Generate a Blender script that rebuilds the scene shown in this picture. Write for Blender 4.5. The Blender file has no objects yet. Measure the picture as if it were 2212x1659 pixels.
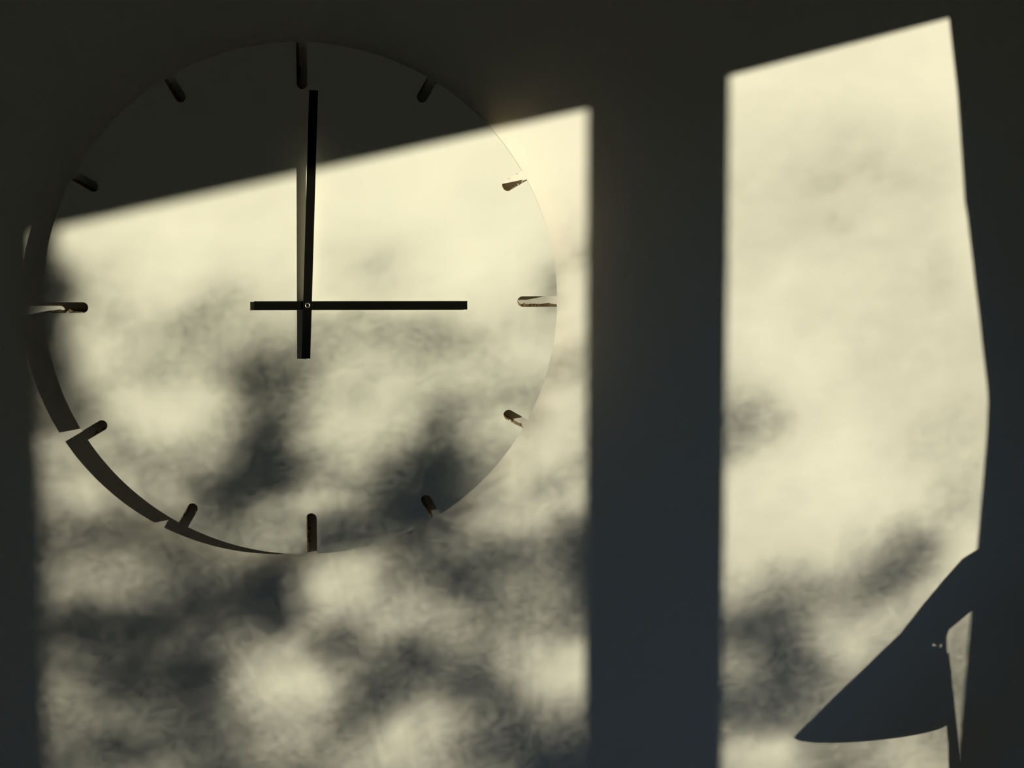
"""Slotted disc wall clock in low winter sun: the sun comes through two windows
in the right-hand wall, past a shrub, a curtain and a floor lamp."""
import bpy, bmesh, math, random
from mathutils import Vector, Matrix
from mathutils.geometry import delaunay_2d_cdt

# ------------------------------------------------------------------ camera
scene = bpy.context.scene
COL = scene.collection
cam_data = bpy.data.cameras.new('camera')
cam_data.sensor_width = 36.0
cam_data.lens = 81.374
cam_data.clip_start = 0.05
cam = bpy.data.objects.new('camera', cam_data)
COL.objects.link(cam)
cam.location = (0.0, -2.75, 1.70)
cam.rotation_euler = (math.radians(90 - 7.0404), 0, 0)
scene.camera = cam

# ------------------------------------------------------------------ sun and sky
# direction of travel of the sunlight: SUN_A to the left and SUN_B down per metre
# towards the clock wall (+y)
SUN_A, SUN_B = 0.885, 0.1970
BACK = Vector((SUN_A, -1.0, SUN_B))            # towards the sun
SUN_EL = math.atan2(SUN_B, math.hypot(SUN_A, 1.0))
sun_data = bpy.data.lights.new('sun', 'SUN')
sun_data.energy = 5.35
sun_data.color = (1.0, 0.915, 0.67)
sun_data.angle = math.radians(0.53)
sun = bpy.data.objects.new('sun', sun_data)
COL.objects.link(sun)
sun.location = BACK * 6
sun.rotation_euler = BACK.to_track_quat('Z', 'Y').to_euler()

world = bpy.data.worlds.new('world')
scene.world = world
world.use_nodes = True
wn, wl = world.node_tree.nodes, world.node_tree.links
wn.clear()
sky = wn.new('ShaderNodeTexSky')
sky.sky_type = 'NISHITA'
sky.sun_disc = False
sky.sun_elevation = SUN_EL
sky.air_density = 1.0
sky.dust_density = 0.0
sky.ozone_density = 4.0
sky.sun_rotation = math.atan2(BACK.x, BACK.y)
bg = wn.new('ShaderNodeBackground')
bg.inputs['Strength'].default_value = 0.235
wo = wn.new('ShaderNodeOutputWorld')
wl.new(sky.outputs[0], bg.inputs[0])
wl.new(bg.outputs[0], wo.inputs[0])

vs = scene.view_settings
vs.view_transform = 'Standard'
vs.look = 'None'
vs.gamma = 1.0
vs.use_curve_mapping = False
vs.exposure = 0.0
scene.cycles.max_bounces = 10
scene.cycles.diffuse_bounces = 6
scene.cycles.use_adaptive_sampling = False
scene.cycles.transparent_max_bounces = 16

# ------------------------------------------------------------------ helpers
def material(name, col, rough=0.8, metal=0.0, noise=0.0, scale=40.0, bump=0.0, bump_scale=300.0, spec=0.3):
    m = bpy.data.materials.new(name)
    m.use_nodes = True
    n, l = m.node_tree.nodes, m.node_tree.links
    b = n['Principled BSDF']
    b.inputs['Base Color'].default_value = (*col, 1)
    b.inputs['Roughness'].default_value = rough
    b.inputs['Metallic'].default_value = metal
    b.inputs['Specular IOR Level'].default_value = spec
    tc = n.new('ShaderNodeTexCoord')
    if noise:
        t = n.new('ShaderNodeTexNoise')
        t.inputs['Scale'].default_value = scale
        t.inputs['Detail'].default_value = 5
        l.new(tc.outputs['Object'], t.inputs['Vector'])
        r = n.new('ShaderNodeMixRGB')
        r.inputs[1].default_value = (*[c * (1 - noise) for c in col], 1)
        r.inputs[2].default_value = (*[min(1, c * (1 + noise)) for c in col], 1)
        l.new(t.outputs['Fac'], r.inputs[0])
        l.new(r.outputs[0], b.inputs['Base Color'])
    if bump:
        t2 = n.new('ShaderNodeTexNoise')
        t2.inputs['Scale'].default_value = bump_scale
        t2.inputs['Detail'].default_value = 3
        l.new(tc.outputs['Object'], t2.inputs['Vector'])
        bp = n.new('ShaderNodeBump')
        bp.inputs['Strength'].default_value = bump
        bp.inputs['Distance'].default_value = 0.001
        l.new(t2.outputs['Fac'], bp.inputs['Height'])
        l.new(bp.outputs[0], b.inputs['Normal'])
    return m

M = {
    'plaster': material('white_plaster', (0.83, 0.82, 0.78), 0.9, noise=0.015, scale=3, spec=0.1),
    'room': material('room_paint', (0.90, 0.90, 0.88), 0.9, noise=0.03, scale=4, spec=0.1),
    'accent': material('grey_window_wall_paint', (0.42, 0.42, 0.42), 0.9, noise=0.03, scale=4, spec=0.1),
    'ceiling': material('ceiling_paint', (0.90, 0.90, 0.88), 0.9, noise=0.02, scale=4, spec=0.1),
    'floor': material('dark_floorboards', (0.38, 0.30, 0.22), 0.5, noise=0.25, scale=9),
    'dial': material('pale_dial_board', (0.83, 0.83, 0.775), 0.85, noise=0.012, scale=6, spec=0.1),
    'core': material('brown_board_core', (0.40, 0.31, 0.19), 0.95, noise=0.2, scale=200, spec=0.05),
    'black': material('black_hand_paint', (0.0022, 0.0022, 0.0017), 0.6, noise=0.1, scale=60, spec=0.08),
    'bare': material('bare_aluminium', (0.80, 0.77, 0.68), 0.55, metal=0.35, noise=0.05, scale=90),
    'nickel': material('nickel', (0.95, 0.94, 0.90), 0.36, metal=1.0, noise=0.04, scale=300),
    'plastic': material('black_plastic', (0.02, 0.02, 0.02), 0.5, noise=0.1, scale=50),
    'frame': material('dark_window_paint', (0.10, 0.10, 0.10), 0.5, noise=0.02, scale=20),
    'curtain': material('dark_curtain_cloth', (0.10, 0.10, 0.11), 0.95, noise=0.15, scale=120, bump=0.3, bump_scale=900),
    'lamp': material('dark_lamp_enamel', (0.05, 0.055, 0.06), 0.5, noise=0.08, scale=40),
    'bark': material('shrub_bark', (0.13, 0.09, 0.06), 0.9, noise=0.3, scale=60),
    'leaf': material('shrub_leaf', (0.045, 0.075, 0.025), 0.6, noise=0.4, scale=20),
    'hedge': material('hedge_leaf', (0.025, 0.035, 0.018), 0.9, noise=0.5, scale=2),
    'grass': material('lawn', (0.04, 0.05, 0.02), 0.95, noise=0.4, scale=3),
}
def pane_material():
    m = bpy.data.materials.new('window_glass')
    m.use_nodes = True
    n, l = m.node_tree.nodes, m.node_tree.links
    n.clear()
    out = n.new('ShaderNodeOutputMaterial')
    mix = n.new('ShaderNodeMixShader')
    tr = n.new('ShaderNodeBsdfTransparent')
    tr.inputs['Color'].default_value = (0.97, 0.98, 0.97, 1)
    gl = n.new('ShaderNodeBsdfGlossy')
    gl.inputs['Roughness'].default_value = 0.02
    mix.inputs[0].default_value = 0.03
    l.new(tr.outputs[0], mix.inputs[1])
    l.new(gl.outputs[0], mix.inputs[2])
    l.new(mix.outputs[0], out.inputs[0])
    return m
M['glass'] = pane_material()

def obj(name, bm, mats, parent=None, smooth=False, kind=None):
    me = bpy.data.meshes.new(name)
    bmesh.ops.recalc_face_normals(bm, faces=bm.faces)
    bm.to_mesh(me)
    bm.free()
    for m in (mats if isinstance(mats, (list, tuple)) else [mats]):
        me.materials.append(M[m])
    if smooth:
        for p in me.polygons:
            p.use_smooth = True
    o = bpy.data.objects.new(name, me)
    COL.objects.link(o)
    if parent:
        o.parent = parent
        o.matrix_parent_inverse = Matrix.Translation(-Vector(parent.location))
    if kind:
        o['kind'] = kind
    return o

def thing(name, loc, label, cat):
    o = bpy.data.objects.new(name, None)
    o.empty_display_size = 0.05
    COL.objects.link(o)
    o.location = loc
    o['label'] = label
    o['category'] = cat
    return o

def box(bm, x0, x1, y0, y1, z0, z1, bevel=0.0):
    g = bmesh.ops.create_cube(bm, size=1.0)['verts']
    for v in g:
        v.co = Vector((x0 if v.co.x < 0 else x1, y0 if v.co.y < 0 else y1, z0 if v.co.z < 0 else z1))
    if bevel:
        es = list({e for v in g for e in v.link_edges})
        bmesh.ops.bevel(bm, geom=es, offset=bevel, segments=2, affect='EDGES')

def tube(bm, pts, radii, seg=10, cap=True):
    rings = []
    for i, p in enumerate(pts):
        p = Vector(p)
        d = (Vector(pts[min(i + 1, len(pts) - 1)]) - Vector(pts[max(i - 1, 0)])).normalized()
        u = d.orthogonal().normalized()
        if rings:
            u = (pu - d * pu.dot(d)).normalized()
        pu = u
        w = d.cross(u)
        rings.append([bm.verts.new(p + (u * math.cos(2 * math.pi * k / seg) + w * math.sin(2 * math.pi * k / seg)) * radii[i]) for k in range(seg)])
    for r0, r1 in zip(rings, rings[1:]):
        for k in range(seg):
            bm.faces.new((r0[k], r0[(k + 1) % seg], r1[(k + 1) % seg], r1[k]))
    if cap:
        bm.faces.new(rings[0])
        bm.faces.new(rings[-1])
    return rings

def lit_from(x, z, k):
    """The point k metres in front of the clock wall whose shadow falls on (x, 0, z)."""
    return Vector((x, 0, z)) + BACK * k

# ------------------------------------------------------------------ the room
X_RIGHT, X_LEFT, Y_FRONT, CEIL, WT = 1.13, -2.6, -4.2, 2.62, 0.12
bm = bmesh.new(); box(bm, X_LEFT - 0.1, X_RIGHT + WT, 0.0, 0.15, 0, CEIL)
obj('wall_back', bm, 'plaster', kind='structure')
bm = bmesh.new(); box(bm, X_LEFT - 0.1, X_LEFT, Y_FRONT, 0, 0, CEIL)
obj('wall_left', bm, 'room', kind='structure')
bm = bmesh.new(); box(bm, X_LEFT - 0.1, X_RIGHT + WT, Y_FRONT - 0.12, Y_FRONT, 0, CEIL)
obj('wall_front', bm, 'room', kind='structure')
bm = bmesh.new(); box(bm, X_LEFT - 0.1, X_RIGHT + WT, Y_FRONT - 0.12, 0.15, CEIL, CEIL + 0.15)
obj('ceiling', bm, 'ceiling', kind='structure')
bm = bmesh.new(); box(bm, X_LEFT - 0.1, X_RIGHT + WT, Y_FRONT - 0.12, 0.15, -0.12, 0)
floor = obj('floor', bm, 'floor', kind='structure')
# the two window openings: inner edges of their frames along y, sill and head heights
FX0, FX1, FB = X_RIGHT + 0.05, X_RIGHT + 0.09, 0.06
HEAD, SILL = 1.9385, 0.50
WIN = {'window_1': (-2.018, -1.2337), 'window_2': (-1.0885, -0.40)}
bm = bmesh.new()
ys = [Y_FRONT, WIN['window_1'][0] - FB, WIN['window_1'][1] + FB, WIN['window_2'][0] - FB, WIN['window_2'][1] + FB, 0.0]
for y0, y1 in ((ys[0], ys[1]), (ys[2], ys[3]), (ys[4], ys[5])):
    box(bm, X_RIGHT, X_RIGHT + WT, y0, y1, 0, CEIL)
for y0, y1 in ((ys[1], ys[2]), (ys[3], ys[4])):
    box(bm, X_RIGHT, X_RIGHT + WT, y0, y1, 0, SILL - FB)
    box(bm, X_RIGHT, X_RIGHT + WT, y0, y1, HEAD + FB, CEIL)
obj('wall_right', bm, 'accent', kind='structure')
for name, (y0, y1) in WIN.items():
    bm = bmesh.new()
    box(bm, FX0, FX1, y0 - FB, y0, SILL - FB, HEAD + FB)
    box(bm, FX0, FX1, y1, y1 + FB, SILL - FB, HEAD + FB)
    box(bm, FX0, FX1, y0, y1, SILL - FB, SILL)
    box(bm, FX0, FX1, y0, y1, HEAD, HEAD + FB)
    if name == 'window_2':                       # its head is slightly out of true, rising towards the corner
        for v in bm.verts:
            if abs(v.co.z - HEAD) < 1e-6:
                v.co.z += 0.002 + 0.034 * (v.co.y - y0)
    w = obj(name, bm, 'frame', kind='structure')
    bm = bmesh.new(); box(bm, FX0 + 0.018, FX0 + 0.022, y0 - 0.01, y1 + 0.01, SILL - 0.01, HEAD + 0.01)
    obj('pane', bm, 'glass', w)
    bm = bmesh.new(); box(bm, X_RIGHT - 0.05, FX0, y0 - FB, y1 + FB, SILL - FB - 0.03, SILL - FB, 0.004)
    obj('sill', bm, 'frame', w)
    pl = bpy.data.lights.new(name + '_portal', 'AREA')
    pl.shape = 'RECTANGLE'
    pl.size, pl.size_y = HEAD - SILL, y1 - y0
    pl.cycles.is_portal = True
    po = bpy.data.objects.new(name + '_portal', pl)
    COL.objects.link(po)
    po.location = (X_RIGHT + WT + 0.01, (y0 + y1) / 2, (SILL + HEAD) / 2)
    po.rotation_euler = (0, math.radians(90), 0)
bm = bmesh.new(); box(bm, X_LEFT, X_RIGHT, -0.016, 0.0, 0, 0.10, 0.003)
obj('baseboard_back', bm, 'frame', kind='structure')
bm = bmesh.new(); box(bm, -30, 40, -60, 30, -0.5, -0.3)
obj('ground', bm, 'grass', kind='structure')

hedge = thing('sky_block_hedge', (20.0, -22.0, -0.3), 'unseen dark hedge far out beyond the shrub, added to block the low sky', 'hedge')
bm = bmesh.new()  # unseen hedge, added to keep low sky light off the upper wall
rng = random.Random(2)
HN = 150
rows = [[], [], [], [], []]
for i in range(HN + 1):
    t = math.radians(-20 + 110 * i / HN)         # sweep of the added hedge, seen from the windows
    gap = max(0.0, 1 - abs(math.degrees(t) - 48.5) / 12) ** 0.5      # it dips where the sun stands
    top = 9.5 - 5.2 * gap
    for j, (r, z) in enumerate(((27.0, -0.3), (27.0, top * 0.5), (27.8, top), (29.2, top), (30.0, -0.3))):
        rr, zz = r + rng.uniform(-0.35, 0.35), z + (rng.uniform(-0.4, 0.3) if z > 0 else 0)
        rows[j].append(bm.verts.new((1.2 + rr * math.cos(t), -1.3 - rr * math.sin(t), zz)))
for r0, r1 in zip(rows, rows[1:]):
    for i in range(HN):
        bm.faces.new((r0[i], r0[i + 1], r1[i + 1], r1[i]))
obj('hedge_body', bm, 'hedge', hedge)

# ------------------------------------------------------------------ the clock
FRONT, THICK = -0.039, 0.033                    # dial face plane and board thickness
CX, CZ, RAD = -0.2489, 1.4629, 0.3018
PIVOT = Vector((-0.2394, 0, 1.4592))
clock = thing('wall_clock', (CX, 0.0, CZ), 'large pale round wall clock with notched rim and plain black hands, on white wall', 'clock')
rng = random.Random(4)
# round inner ends of the twelve notches (x, z), clockwise from twelve o'clock
ENDS = {0: (-0.2441, 1.7168), 1: (-0.1045, 1.7012), 2: (-0.0054, 1.5986), 3: (0.0125, 1.4627), 4: (-0.0039, 1.3281),
        5: (-0.1020, 1.2262), 6: (-0.2385, 1.2041), 7: (-0.3796, 1.2161), 8: (-0.4849, 1.3158), 9: (-0.5044, 1.4557),
        10: (-0.4893, 1.5976), 11: (-0.3856, 1.7012)}
HW = 0.0063                                     # half width of a notch
outline = []                                    # (x, z, rough) clockwise
prev = None
def rim_hit(px, pz, dx, dz):
    ox, oz = px - CX, pz - CZ
    b2 = ox * dx + oz * dz
    t = -b2 + math.sqrt(b2 * b2 - (ox * ox + oz * oz - RAD * RAD))
    return px + dx * t, pz + dz * t
corners = []
for k in range(12):
    ex, ez = ENDS[k]
    an = math.radians(30 * k - 0.3)
    dx, dz = math.sin(an), math.cos(an)
    nx_, nz_ = dz, -dx                           # clockwise side
    A = rim_hit(ex - nx_ * HW, ez - nz_ * HW, dx, dz)
    B = rim_hit(ex + nx_ * HW, ez + nz_ * HW, dx, dz)
    path = []
    for i in range(22):                          # straight wall inwards
        t = i / 22
        path.append((A[0] + (ex - nx_ * HW - A[0]) * t, A[1] + (ez - nz_ * HW - A[1]) * t, 1, (nx_, nz_), k))
    for i in range(13):                          # round end
        a2 = math.pi * i / 12
        path.append((ex - nx_ * HW * math.cos(a2) - dx * HW * math.sin(a2), ez - nz_ * HW * math.cos(a2) - dz * HW * math.sin(a2), 0.6,
                     (nx_ * math.cos(a2) + dx * math.sin(a2), nz_ * math.cos(a2) + dz * math.sin(a2)), -1))
    for i in range(1, 23):
        t = i / 22
        s = (ex + nx_ * HW, ez + nz_ * HW)
        path.append((s[0] + (B[0] - s[0]) * t, s[1] + (B[1] - s[1]) * t, 1, (-nx_, -nz_), k + 20))
    corners.append((A, B, path))
for k in range(12):
    A, B, path = corners[k]
    outline += path
    A2 = corners[(k + 1) % 12][0]
    t0 = math.atan2(B[0] - CX, B[1] - CZ)
    t1 = math.atan2(A2[0] - CX, A2[1] - CZ)
    if t1 < t0:
        t1 += 2 * math.pi
    n = 46
    for i in range(1, n):
        t = t0 + (t1 - t0) * i / n
        outline.append((CX + RAD * math.sin(t), CZ + RAD * math.cos(t), 0.06, (math.sin(t), math.cos(t)), -1))
bm = bmesh.new()
N = len(outline)
front = [bm.verts.new((x, FRONT, z)) for x, z, r, d, k in outline]
edge, back = [], []
w1 = w2 = 0.0
BURR = {22: 0.0011, 9: 0.0001, 24: 0.0006, 7: 0.0006}   # notch walls (counter-clockwise side k, clockwise side k + 20) torn by the saw
for x, z, r, d, k in outline:                    # torn, furry core of the board
    w1 = 0.7 * w1 + rng.uniform(-0.0004, 0.0004)
    w2 = 0.75 * w2 + rng.uniform(-0.0008, 0.0008)
    hair = rng.uniform(0.0008, 0.0022) if rng.random() < 0.12 and k in BURR else 0
    m = (abs(w1) * (1.0 if k in BURR else 0.25)) * r + BURR.get(k, 0) * rng.uniform(0.4, 1) + hair
    edge.append(bm.verts.new((x + m * d[0], FRONT + 0.004, z + m * d[1])))
    spike = rng.uniform(0.001, 0.003) if rng.random() < 0.05 * r else 0
    m = (abs(w2) + spike) * r
    back.append(bm.verts.new((x + m * d[0], FRONT + THICK, z + m * d[1])))
for i in range(N):
    j = (i + 1) % N
    f1 = bm.faces.new((front[i], front[j], edge[j], edge[i]))
    f2 = bm.faces.new((edge[i], edge[j], back[j], back[i]))
    f2.material_index = 1
for ring_v, mi in ((front, 0), (back, 1)):
    flat = [Vector((v.co.x, v.co.z)) for v in ring_v]
    res = delaunay_2d_cdt(flat, [], [list(range(N))], 1, 1e-7)
    yy = ring_v[0].co.y
    made = [ring_v[og[0]] if og else bm.verts.new((co.x, yy, co.y)) for co, og in zip(res[0], res[3])]
    for tri in res[2]:
        try:
            f = bm.faces.new([made[q] for q in tri])
            f.material_index = mi
        except ValueError:
            pass
obj('dial', bm, ['dial', 'core'], clock)

def hand(name, stations, halfw, thick):
    """A flat bar along the stations (tail, pivot, tip), black in front, bare metal behind the long arm."""
    st = [Vector(p) for p in stations]
    d = (st[-1] - st[0]).normalized()
    n = Vector((0, -1, 0))
    n = (n - d * n.dot(d)).normalized()
    s = d.cross(n)
    bm = bmesh.new()
    rows = [[bm.verts.new(p + s * halfw * j + n * thick / 2 * k) for j, k in ((-1, 1), (1, 1), (1, -1), (-1, -1))] for p in st]
    for i, (r0, r1) in enumerate(zip(rows, rows[1:])):
        for q in range(4):
            f = bm.faces.new((r0[q], r0[(q + 1) % 4], r1[(q + 1) % 4], r1[q]))
            f.material_index = 1 if q == 2 and i == 1 else 0
    bm.faces.new(rows[0])
    bm.faces.new(rows[-1])
    return obj(name, bm, ['black', 'bare'], clock)
hand('hour_hand', [(-0.3024, FRONT - 0.0055, 1.4586), (-0.2394, FRONT - 0.0055, 1.4587), (-0.0524, FRONT - 0.0055, 1.4589)], 0.0050, 0.0010)
hand('minute_hand', [(-0.2423, FRONT - 0.0062, 1.3963), (-0.23964, FRONT - 0.00862, 1.4588), (-0.2290, FRONT - 0.0183, 1.7090)], 0.0051, 0.0010)
PZ, PX = 1.4591, -0.2395
bm = bmesh.new()
seg, ts = 32, 12
rings = []
for i in range(seg):
    a1 = 2 * math.pi * i / seg
    rings.append([])
    for j in range(ts):
        a2 = 2 * math.pi * j / ts
        r = 0.0025 + 0.0007 * math.cos(a2)
        rings[-1].append(bm.verts.new((PX + r * math.cos(a1), FRONT - 0.0096 - 0.0010 * math.sin(a2), PZ + r * math.sin(a1))))
for i in range(seg):
    for j in range(ts):
        bm.faces.new((rings[i][j], rings[(i + 1) % seg][j], rings[(i + 1) % seg][(j + 1) % ts], rings[i][(j + 1) % ts]))
nut = obj('hand_nut', bm, 'nickel', clock, smooth=True)
nut['label'] = 'tiny shiny nickel ring nut'
bm = bmesh.new(); tube(bm, [(PX, FRONT + 0.02, PZ), (PX, FRONT - 0.0094, PZ)], [0.0019, 0.0019], 20)
obj('spindle', bm, 'black', clock)
bm = bmesh.new(); box(bm, PX - 0.028, PX + 0.028, FRONT + THICK, 0.0, PZ - 0.028, PZ + 0.028, 0.002)
obj('movement', bm, 'plastic', clock)

# ------------------------------------------------------------------ floor lamp just right of the frame
LK = 0.24
lamp_base = lit_from(0.552, 0.0, LK)
lamp = thing('floor_lamp', (lamp_base.x, lamp_base.y, 0), 'dark floor lamp whose tilted cone shade casts the pointed shadow at lower right', 'lamp')
S = BACK.normalized()
PROFILE = [((0.344, 0.9255), (0.530, 0.9425), 0.0125), ((0.3912, 0.9751), (0.5295, 0.980), 0.006), ((0.4299, 1.0143), (0.5285, 1.020), 0.002),
           ((0.4712, 1.0556), (0.5275, 1.050), 0), ((0.4957, 1.0885), (0.530, 1.0600), 0), ((0.5201, 1.1190), (0.548, 1.0757), 0),
           ((0.5442, 1.1475), (0.568, 1.0935), 0), ((0.5722, 1.1660), (0.600, 1.122), 0)]
def shade_mesh(i0, i1, sub, seg, holes=()):
    bm = bmesh.new()
    rings = []
    for i in range(i0, i1):
        for s_ in range(sub + (1 if i == i1 - 1 else 0)):
            t = s_ / sub
            L = Vector((0, 0, 0)); R = Vector((0, 0, 0))
            (l0, r0, g0), (l1, r1, g1) = PROFILE[i], PROFILE[i + 1]
            L = Vector((l0[0] + (l1[0] - l0[0]) * t, 0, l0[1] + (l1[1] - l0[1]) * t))
            R = Vector((r0[0] + (r1[0] - r0[0]) * t, 0, r0[1] + (r1[1] - r0[1]) * t))
            sag = g0 + (g1 - g0) * t
            c = lit_from((L.x + R.x) / 2, (L.z + R.z) / 2, LK)
            v1 = (R - L) / 2
            v1 = v1 - S * v1.dot(S)
            v2 = S * v1.length + Vector((0, 0, sag))
            rings.append([bm.verts.new(c + v1 * math.cos(2 * math.pi * k / seg) + v2 * math.sin(2 * math.pi * k / seg)) for k in range(seg)])
    for r0, r1 in zip(rings, rings[1:]):
        for k in range(seg):
            bm.faces.new((r0[k], r0[(k + 1) % seg], r1[(k + 1) % seg], r1[k]))
    bm.normal_update()
    dead = []
    for f in bm.faces:
        c = f.calc_center_median()
        q = c + BACK * (c.y)                    # where its shadow falls on the clock wall
        for hx, hz, hr in holes:
            if math.hypot(q.x - hx, q.z - hz) < hr:
                dead.append(f)
                break
    bmesh.ops.delete(bm, geom=dead, context='FACES')
    return bm, rings
bm, rings = shade_mesh(0, 4, 12, 120, holes=((0.5126, 1.0407, 0.0022), (0.5207, 1.0401, 0.0018)))
obj('lamp_shade', bm, 'lamp', lamp, smooth=True)
bm, rings = shade_mesh(4, 7, 3, 40)
bm.faces.new(rings[-1]); bm.faces.new(rings[0])
obj('lamp_arm', bm, 'lamp', lamp, smooth=True)
bm = bmesh.new()
pole = [(0.552, 0.0), (0.552, 0.30), (0.5475, 0.70), (0.5385, 0.9218), (0.5245, 1.030)]
pts = [lit_from(x, z, LK) - Vector((0, 0, SUN_B * LK * (1 - min(1, z / 0.5)))) for x, z in pole]
tube(bm, pts, [0.0048] * len(pts), 16)
obj('lamp_pole', bm, 'lamp', lamp, smooth=True)
bm = bmesh.new()
bx, by = pts[0].x, pts[0].y
tube(bm, [(bx, by, 0.0), (bx, by, 0.018), (bx, by, 0.026), (bx, by, 0.04)], [0.12, 0.12, 0.105, 0.012], 48)
obj('lamp_base', bm, 'lamp', lamp)

# ------------------------------------------------------------------ curtain in the corner beside the right window
EDGE = [(0.5411, 0.60), (0.5411, 0.8286), (0.5459, 0.9131), (0.5513, 0.997), (0.5559, 1.0831), (0.5614, 1.1573), (0.5654, 1.2196), (0.570, 1.3041),
        (0.5707, 1.3433), (0.5646, 1.388), (0.5538, 1.4657), (0.5385, 1.5731), (0.5370, 1.5770), (0.5314, 1.6413), (0.525, 1.7065), (0.5131, 1.7928), (0.5011, 1.8464), (0.49, 2.10)]
def edge_at(z):
    if z <= EDGE[0][1]:
        return EDGE[0][0]
    for (x0, z0), (x1, z1) in zip(EDGE, EDGE[1:]):
        if z <= z1:
            return x0 + (x1 - x0) * (z - z0) / (z1 - z0)
    return EDGE[-1][0]
CK = 0.45
curtain = thing('curtain', (0.99, -0.27, 0.02), 'dark drawn-back curtain in the right corner whose bulging edge bounds the sunlit patch', 'curtain')
bm = bmesh.new()
zs = [0.02 + 2.13 * i / 150 for i in range(151)]
NS = 72
grid = []
for z in zs:
    xe = edge_at(z - SUN_B * CK) + SUN_A * CK
    row = []
    for s_ in range(NS + 1):
        d = 0.36 * s_ / NS
        grow = min(1, d / 0.05)
        amp = 0.030 * (0.75 + 0.25 * math.sin(1.3 * z + 2))
        row.append(bm.verts.new((xe + amp * math.sin(2 * math.pi * d / 0.105 + 0.25 * math.sin(z * 1.7) * grow) * grow + 0.05 * d, -CK + d, z)))
    grid.append(row)
for r0, r1 in zip(grid, grid[1:]):
    for k in range(NS):
        bm.faces.new((r0[k], r0[k + 1], r1[k + 1], r1[k]))
cl = obj('cloth', bm, 'curtain', curtain, smooth=True)
so = cl.modifiers.new('thickness', 'SOLIDIFY')
so.thickness = 0.002
so.offset = 1.0
rod = thing('curtain_rod', (0.955, -1.2, 2.20), 'thin dark curtain rod along the top of the window wall', 'curtain rod')
bm = bmesh.new(); tube(bm, [(0.955, -0.02, 2.20), (0.955, -2.35, 2.20)], [0.010, 0.010], 16)
obj('rod', bm, 'lamp', rod, smooth=True)
for y in (-0.06, -2.3):
    bm = bmesh.new(); tube(bm, [(0.955, y, 2.20), (X_RIGHT, y, 2.20)], [0.006, 0.006], 10)
    obj('bracket', bm, 'lamp', rod)
for k in range(4):
    y = -0.43 + 0.105 * k
    bm = bmesh.new()
    ring = [(0.955 + 0.022 * math.cos(t * math.pi / 10), y, 2.178 + 0.036 * math.sin(t * math.pi / 10)) for t in range(21)]
    tube(bm, ring, [0.002] * 21, 6)
    obj('curtain_ring', bm, 'bare', curtain)

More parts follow.
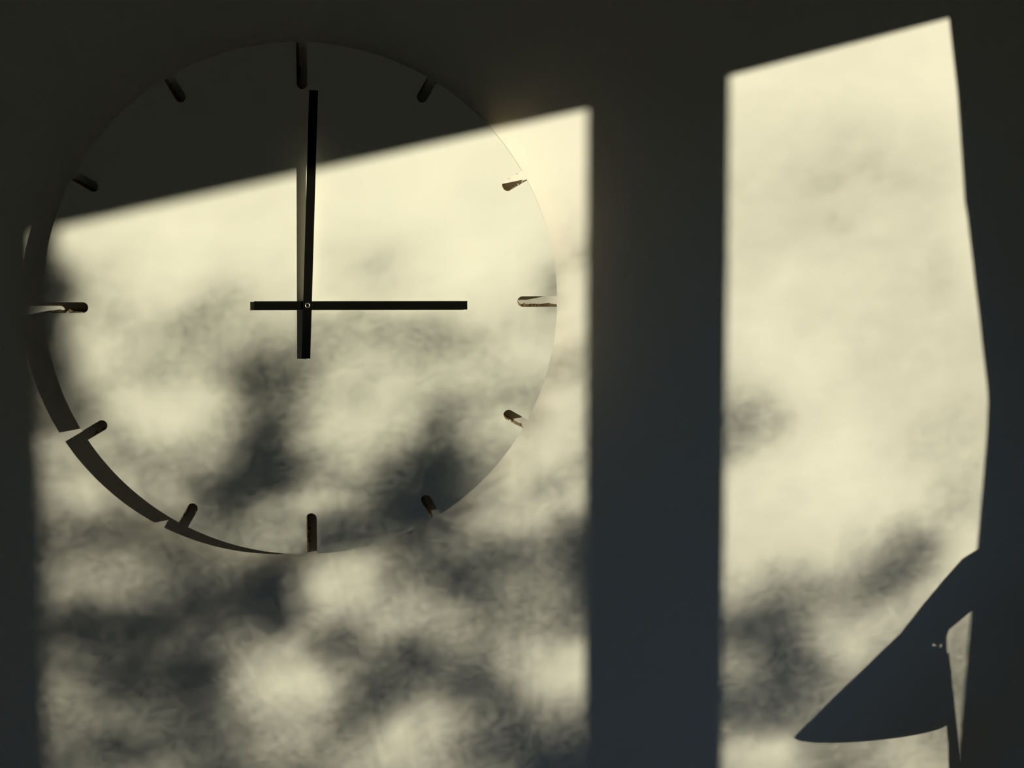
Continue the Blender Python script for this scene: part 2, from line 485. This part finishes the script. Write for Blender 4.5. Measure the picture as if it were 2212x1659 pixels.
# ------------------------------------------------------------------ shrub outside: its leaves dapple the sun
# optical depth of the crown along the sun's rays, on a 25 mm grid (value / 14)
DENSITY = [
'22222222222119181818192222191713141210080707071014182028384136363423100908070706071113121009080809101010',
'22212223232117151615162426201911151211070606050913171527474834333222110909080605051215131008070809101011',
'21212223222118171716162326201811151211070606050913181627454734333021120909070605051215131008070809101011',
'20202222191729372828221921200809071412090503040817242627262731312620131211070404041214121008080911121212',
'19191920191715181520222524120909080919180803040609182523161826262118151717161618171514121110101112131313',
'19181717161315191921242924080705060515222112051014192214101113131415161920212324211715131211111213141413',
'19191817151325353430323629070303030307202823151926241707040402020913161818171822242114121212121213131313',
'21212121211924313231354537080606060912162025322223240904040302020712161615101124322210081011111212121212',
'24242626231835263127242418131007062524171519251309170807070504040913161717172128231107030709101111111111',
'25252931344442374343302224202135160815130605081012141212131416161515151819222726191605060607090910101009',
'23232424231824141920293833295055150706050709090911211712121825252017131313091319171410131106060707070707',
'21211918160912111314202523295157140403040811112433231111091731322417100808050711111210141920100302020204',
'19191818171411111114202319162226190702030919212324232419152439392617070605030406060505081319180902000003',
'18181919202020171719181716101211302418151524242014152014152636362414050404030203030102050612171103020203',
'16161718181820201917161719101412262625343737312318080503081520201711040303030202030102040307080604040404',
'14141414130904101107183633161006050711384447522219120905050504041108040303010203030201010101020506050504',
'13131211110604080908182934463017111212213648411915160604100903030707060404020101010101010202030505040404',
'13131211111109111013120722543423100608122442432211110703030609090707080808060301010001030102040404040404',
'15141311100509100505080816462708060503070920240808070602010307070608101212100605040101020202040404040404',
'18181721231905040202030611202612060303040415210806030610050305050608101313131108040101010202030404040404',
'21202023251704020203030311241813050605040408110810091011030204040608091010070806010102030302030304040404',
'21212222210505070807050718262220080405040405050405060607070707070607070606030403000102030303030303030303',
'21202324220203060707070812171315090604050708070605030203070809090606050404020202000103020303030303030303',
'21201616140204060607100806100609090907080910100706040404020305050504030202010101020202020303030303030303',
'23221618190306060406090807050506060607060506060402040507060100010303020101010101020202020303030303030303',
'23223235340504030001030606030102010102020101010100010310110100010302020202020102020202020203030402010102',
'21192627210303030100010303030101020105050301000000020409080303030303020202020102020202020203030502000002',
'16141609020204030100010100010001040204040302000000000003030508080403020202020202020202020203030402000101',
'10090601010101010001010101010101010101010000000101010000020202020303020202020203030404030303020401000101',
'03040401010101010001010101010101010000000000000101010001010100010202020202020203030404030303020401000001',
'00010102010101010101010101010101010101010101000001010101010101010101010202020203030404030303020401000000',
'00000000000000000000000000000000000000000000000000000000000000000000000102030303030404040404030301000000',
'00000000000000000000000000000000000000000000000000000000000000000000000102020202030303040303030201000000',
'00000000000000000000000000000000000000000000000000000000000000000000000001020202020302030202020200000000',
'00000000000000000000000000000000000000000000000000000000000000000000000000010101010101010101010100000000',
'00000000000000000000000000000000000000000000000000000000000000000000000000000000010000010000000000000000',
'00000000000000000000000000000000000000000000000000000000000000000000000000000001010101010100010100000000',
'00000000000000000000000000000000000000000000000000000000000000000000000000000001010101010100010100000000',
'00000000000000000000000000000000000000000000000000000000000000000000000000000000000000000000000000000000',
'00000000000000000000000000000000000000000000000000000000000000000000000000000000000000000000000000000000',
'00000000000000000000000000000000000000000000000000000000000000000000000000000000000000000000000000000000',
'00000000000000000000000000000000000000000000000000000000000000000000000000000000000000000000000000000000',
]
GX, GZ, GS = -0.66, 0.84, 0.025
rng = random.Random(11)
shrub = thing('shrub', (2.15, -2.45, -0.3), 'fine-leaved shrub outside the windows that throws the blurred leaf shadows', 'shrub')
tree = thing('tree', (5.6, -6.0, -0.3), 'thin airy tree behind the shrub that slightly veils the sun', 'tree')
cell = GS * GS
NX, NZ = len(DENSITY[0]) // 2, len(DENSITY)
TAU = [[int(line[2 * i:2 * i + 2]) / 14.0 for i in range(NX)] for line in DENSITY]
def depth_at(fi, fj):
    if fj < 0:                                   # the crown thins out below, towards the stem
        return depth_at(fi, -fj) * max(0.0, 1 + fj / 16)
    fi = min(max(fi, 0), NX - 1.001)
    fj = min(max(fj, 0), NZ - 1.001)
    i, j = int(fi), int(fj)
    a, b = fi - i, fj - j
    return (TAU[j][i] * (1 - a) + TAU[j][i + 1] * a) * (1 - b) + (TAU[j + 1][i] * (1 - a) + TAU[j + 1][i + 1] * a) * b

def foliage(parent, part, k0, k1, km, size):
    """Leaves scattered along the sun's rays until each cell has its optical depth."""
    lv, lf, centres = [], [], []
    carry = 0.0
    for j in range(-16, NZ):
        for i in range(NX):
            for sub in range(25):
                si, sj = i + (sub % 5 - 2) / 5, j + (sub // 5 - 2) / 5
                tau = part(depth_at(si, sj))
                if tau < 0.01:
                    continue
                carry += tau * cell / 25
                while carry > 0:
                    lx = GX + (si + rng.uniform(-0.1, 0.1)) * GS
                    lz = GZ + (sj + rng.uniform(-0.1, 0.1)) * GS
                    near = max(0.0, (1.34 - lx) / SUN_A - k0)      # stay clear of the house wall
                    c = lit_from(lx, lz, near + rng.triangular(k0, k1, km))
                    n = Vector((rng.gauss(0, 1), rng.gauss(0, 1), rng.gauss(0, 1))).normalized() + S * rng.choice((-0.9, 0.9))
                    n.normalize()
                    u = Matrix.Rotation(rng.uniform(0, 6.283), 3, n) @ n.orthogonal().normalized()
                    w = n.cross(u)
                    L, Wd = rng.uniform(0.010, 0.016) * size, rng.uniform(0.0026, 0.0038) * size
                    b0 = len(lv)
                    lv += [c - u * L / 2, c - u * L * 0.1 + w * Wd + n * 0.0006, c + u * L * 0.2 + w * Wd * 0.8 + n * 0.0006, c + u * L / 2,
                           c + u * L * 0.2 - w * Wd * 0.8 + n * 0.0006, c - u * L * 0.1 - w * Wd + n * 0.0006]
                    lf += [(b0, b0 + 1, b0 + 2, b0 + 3), (b0, b0 + 3, b0 + 4, b0 + 5)]
                    carry -= L * Wd * 1.18 * abs(n.dot(S))
                    centres.append(c)
    me = bpy.data.meshes.new('foliage')
    me.from_pydata([tuple(v) for v in lv], [], lf)
    me.materials.append(M['leaf'])
    fo = bpy.data.objects.new('foliage', me)
    COL.objects.link(fo)
    fo.parent = parent
    fo.matrix_parent_inverse = Matrix.Translation(-Vector(parent.location))
    fo['kind'] = 'stuff'
    return centres
centres = foliage(shrub, lambda t: max(0.0, t - 0.22), 1.75, 3.05, 2.3, 0.7)
far_centres = foliage(tree, lambda t: min(t, 0.22), 5.0, 7.0, 6.0, 1.2)
fork = Vector((2.15, -2.45, 1.05))
bm = bmesh.new()
tube(bm, [(2.15, -2.45, -0.32), (2.13, -2.43, 0.2), (2.17, -2.46, 0.7), fork], [0.030, 0.024, 0.018, 0.010], 12)
obj('trunk', bm, 'bark', shrub, smooth=True)
for q in range(18):
    c = rng.choice(centres)
    m1 = fork.lerp(c, 0.45) + Vector((0, 0, -0.10))
    bm = bmesh.new()
    tube(bm, [fork - Vector((0, 0, 0.02)), m1, c], [0.0035, 0.0018, 0.0008], 6)
    obj('branch', bm, 'bark', shrub, smooth=True)
bm = bmesh.new()
top = lit_from(-0.02, 0.86, 6.0)
crown = Vector((top.x, top.y, top.z - 0.25))
tube(bm, [(5.6, -6.0, -0.32), (5.55, -5.95, 0.6), (crown.x, crown.y, 1.3), crown], [0.05, 0.04, 0.03, 0.012], 12)
obj('trunk', bm, 'bark', tree, smooth=True)
for q in range(10):
    c = rng.choice(far_centres)
    bm = bmesh.new()
    tube(bm, [crown - Vector((0, 0, 0.02)), crown.lerp(c, 0.5) + Vector((0, 0, -0.08)), c], [0.005, 0.002, 0.001], 6)
    obj('branch', bm, 'bark', tree, smooth=True)
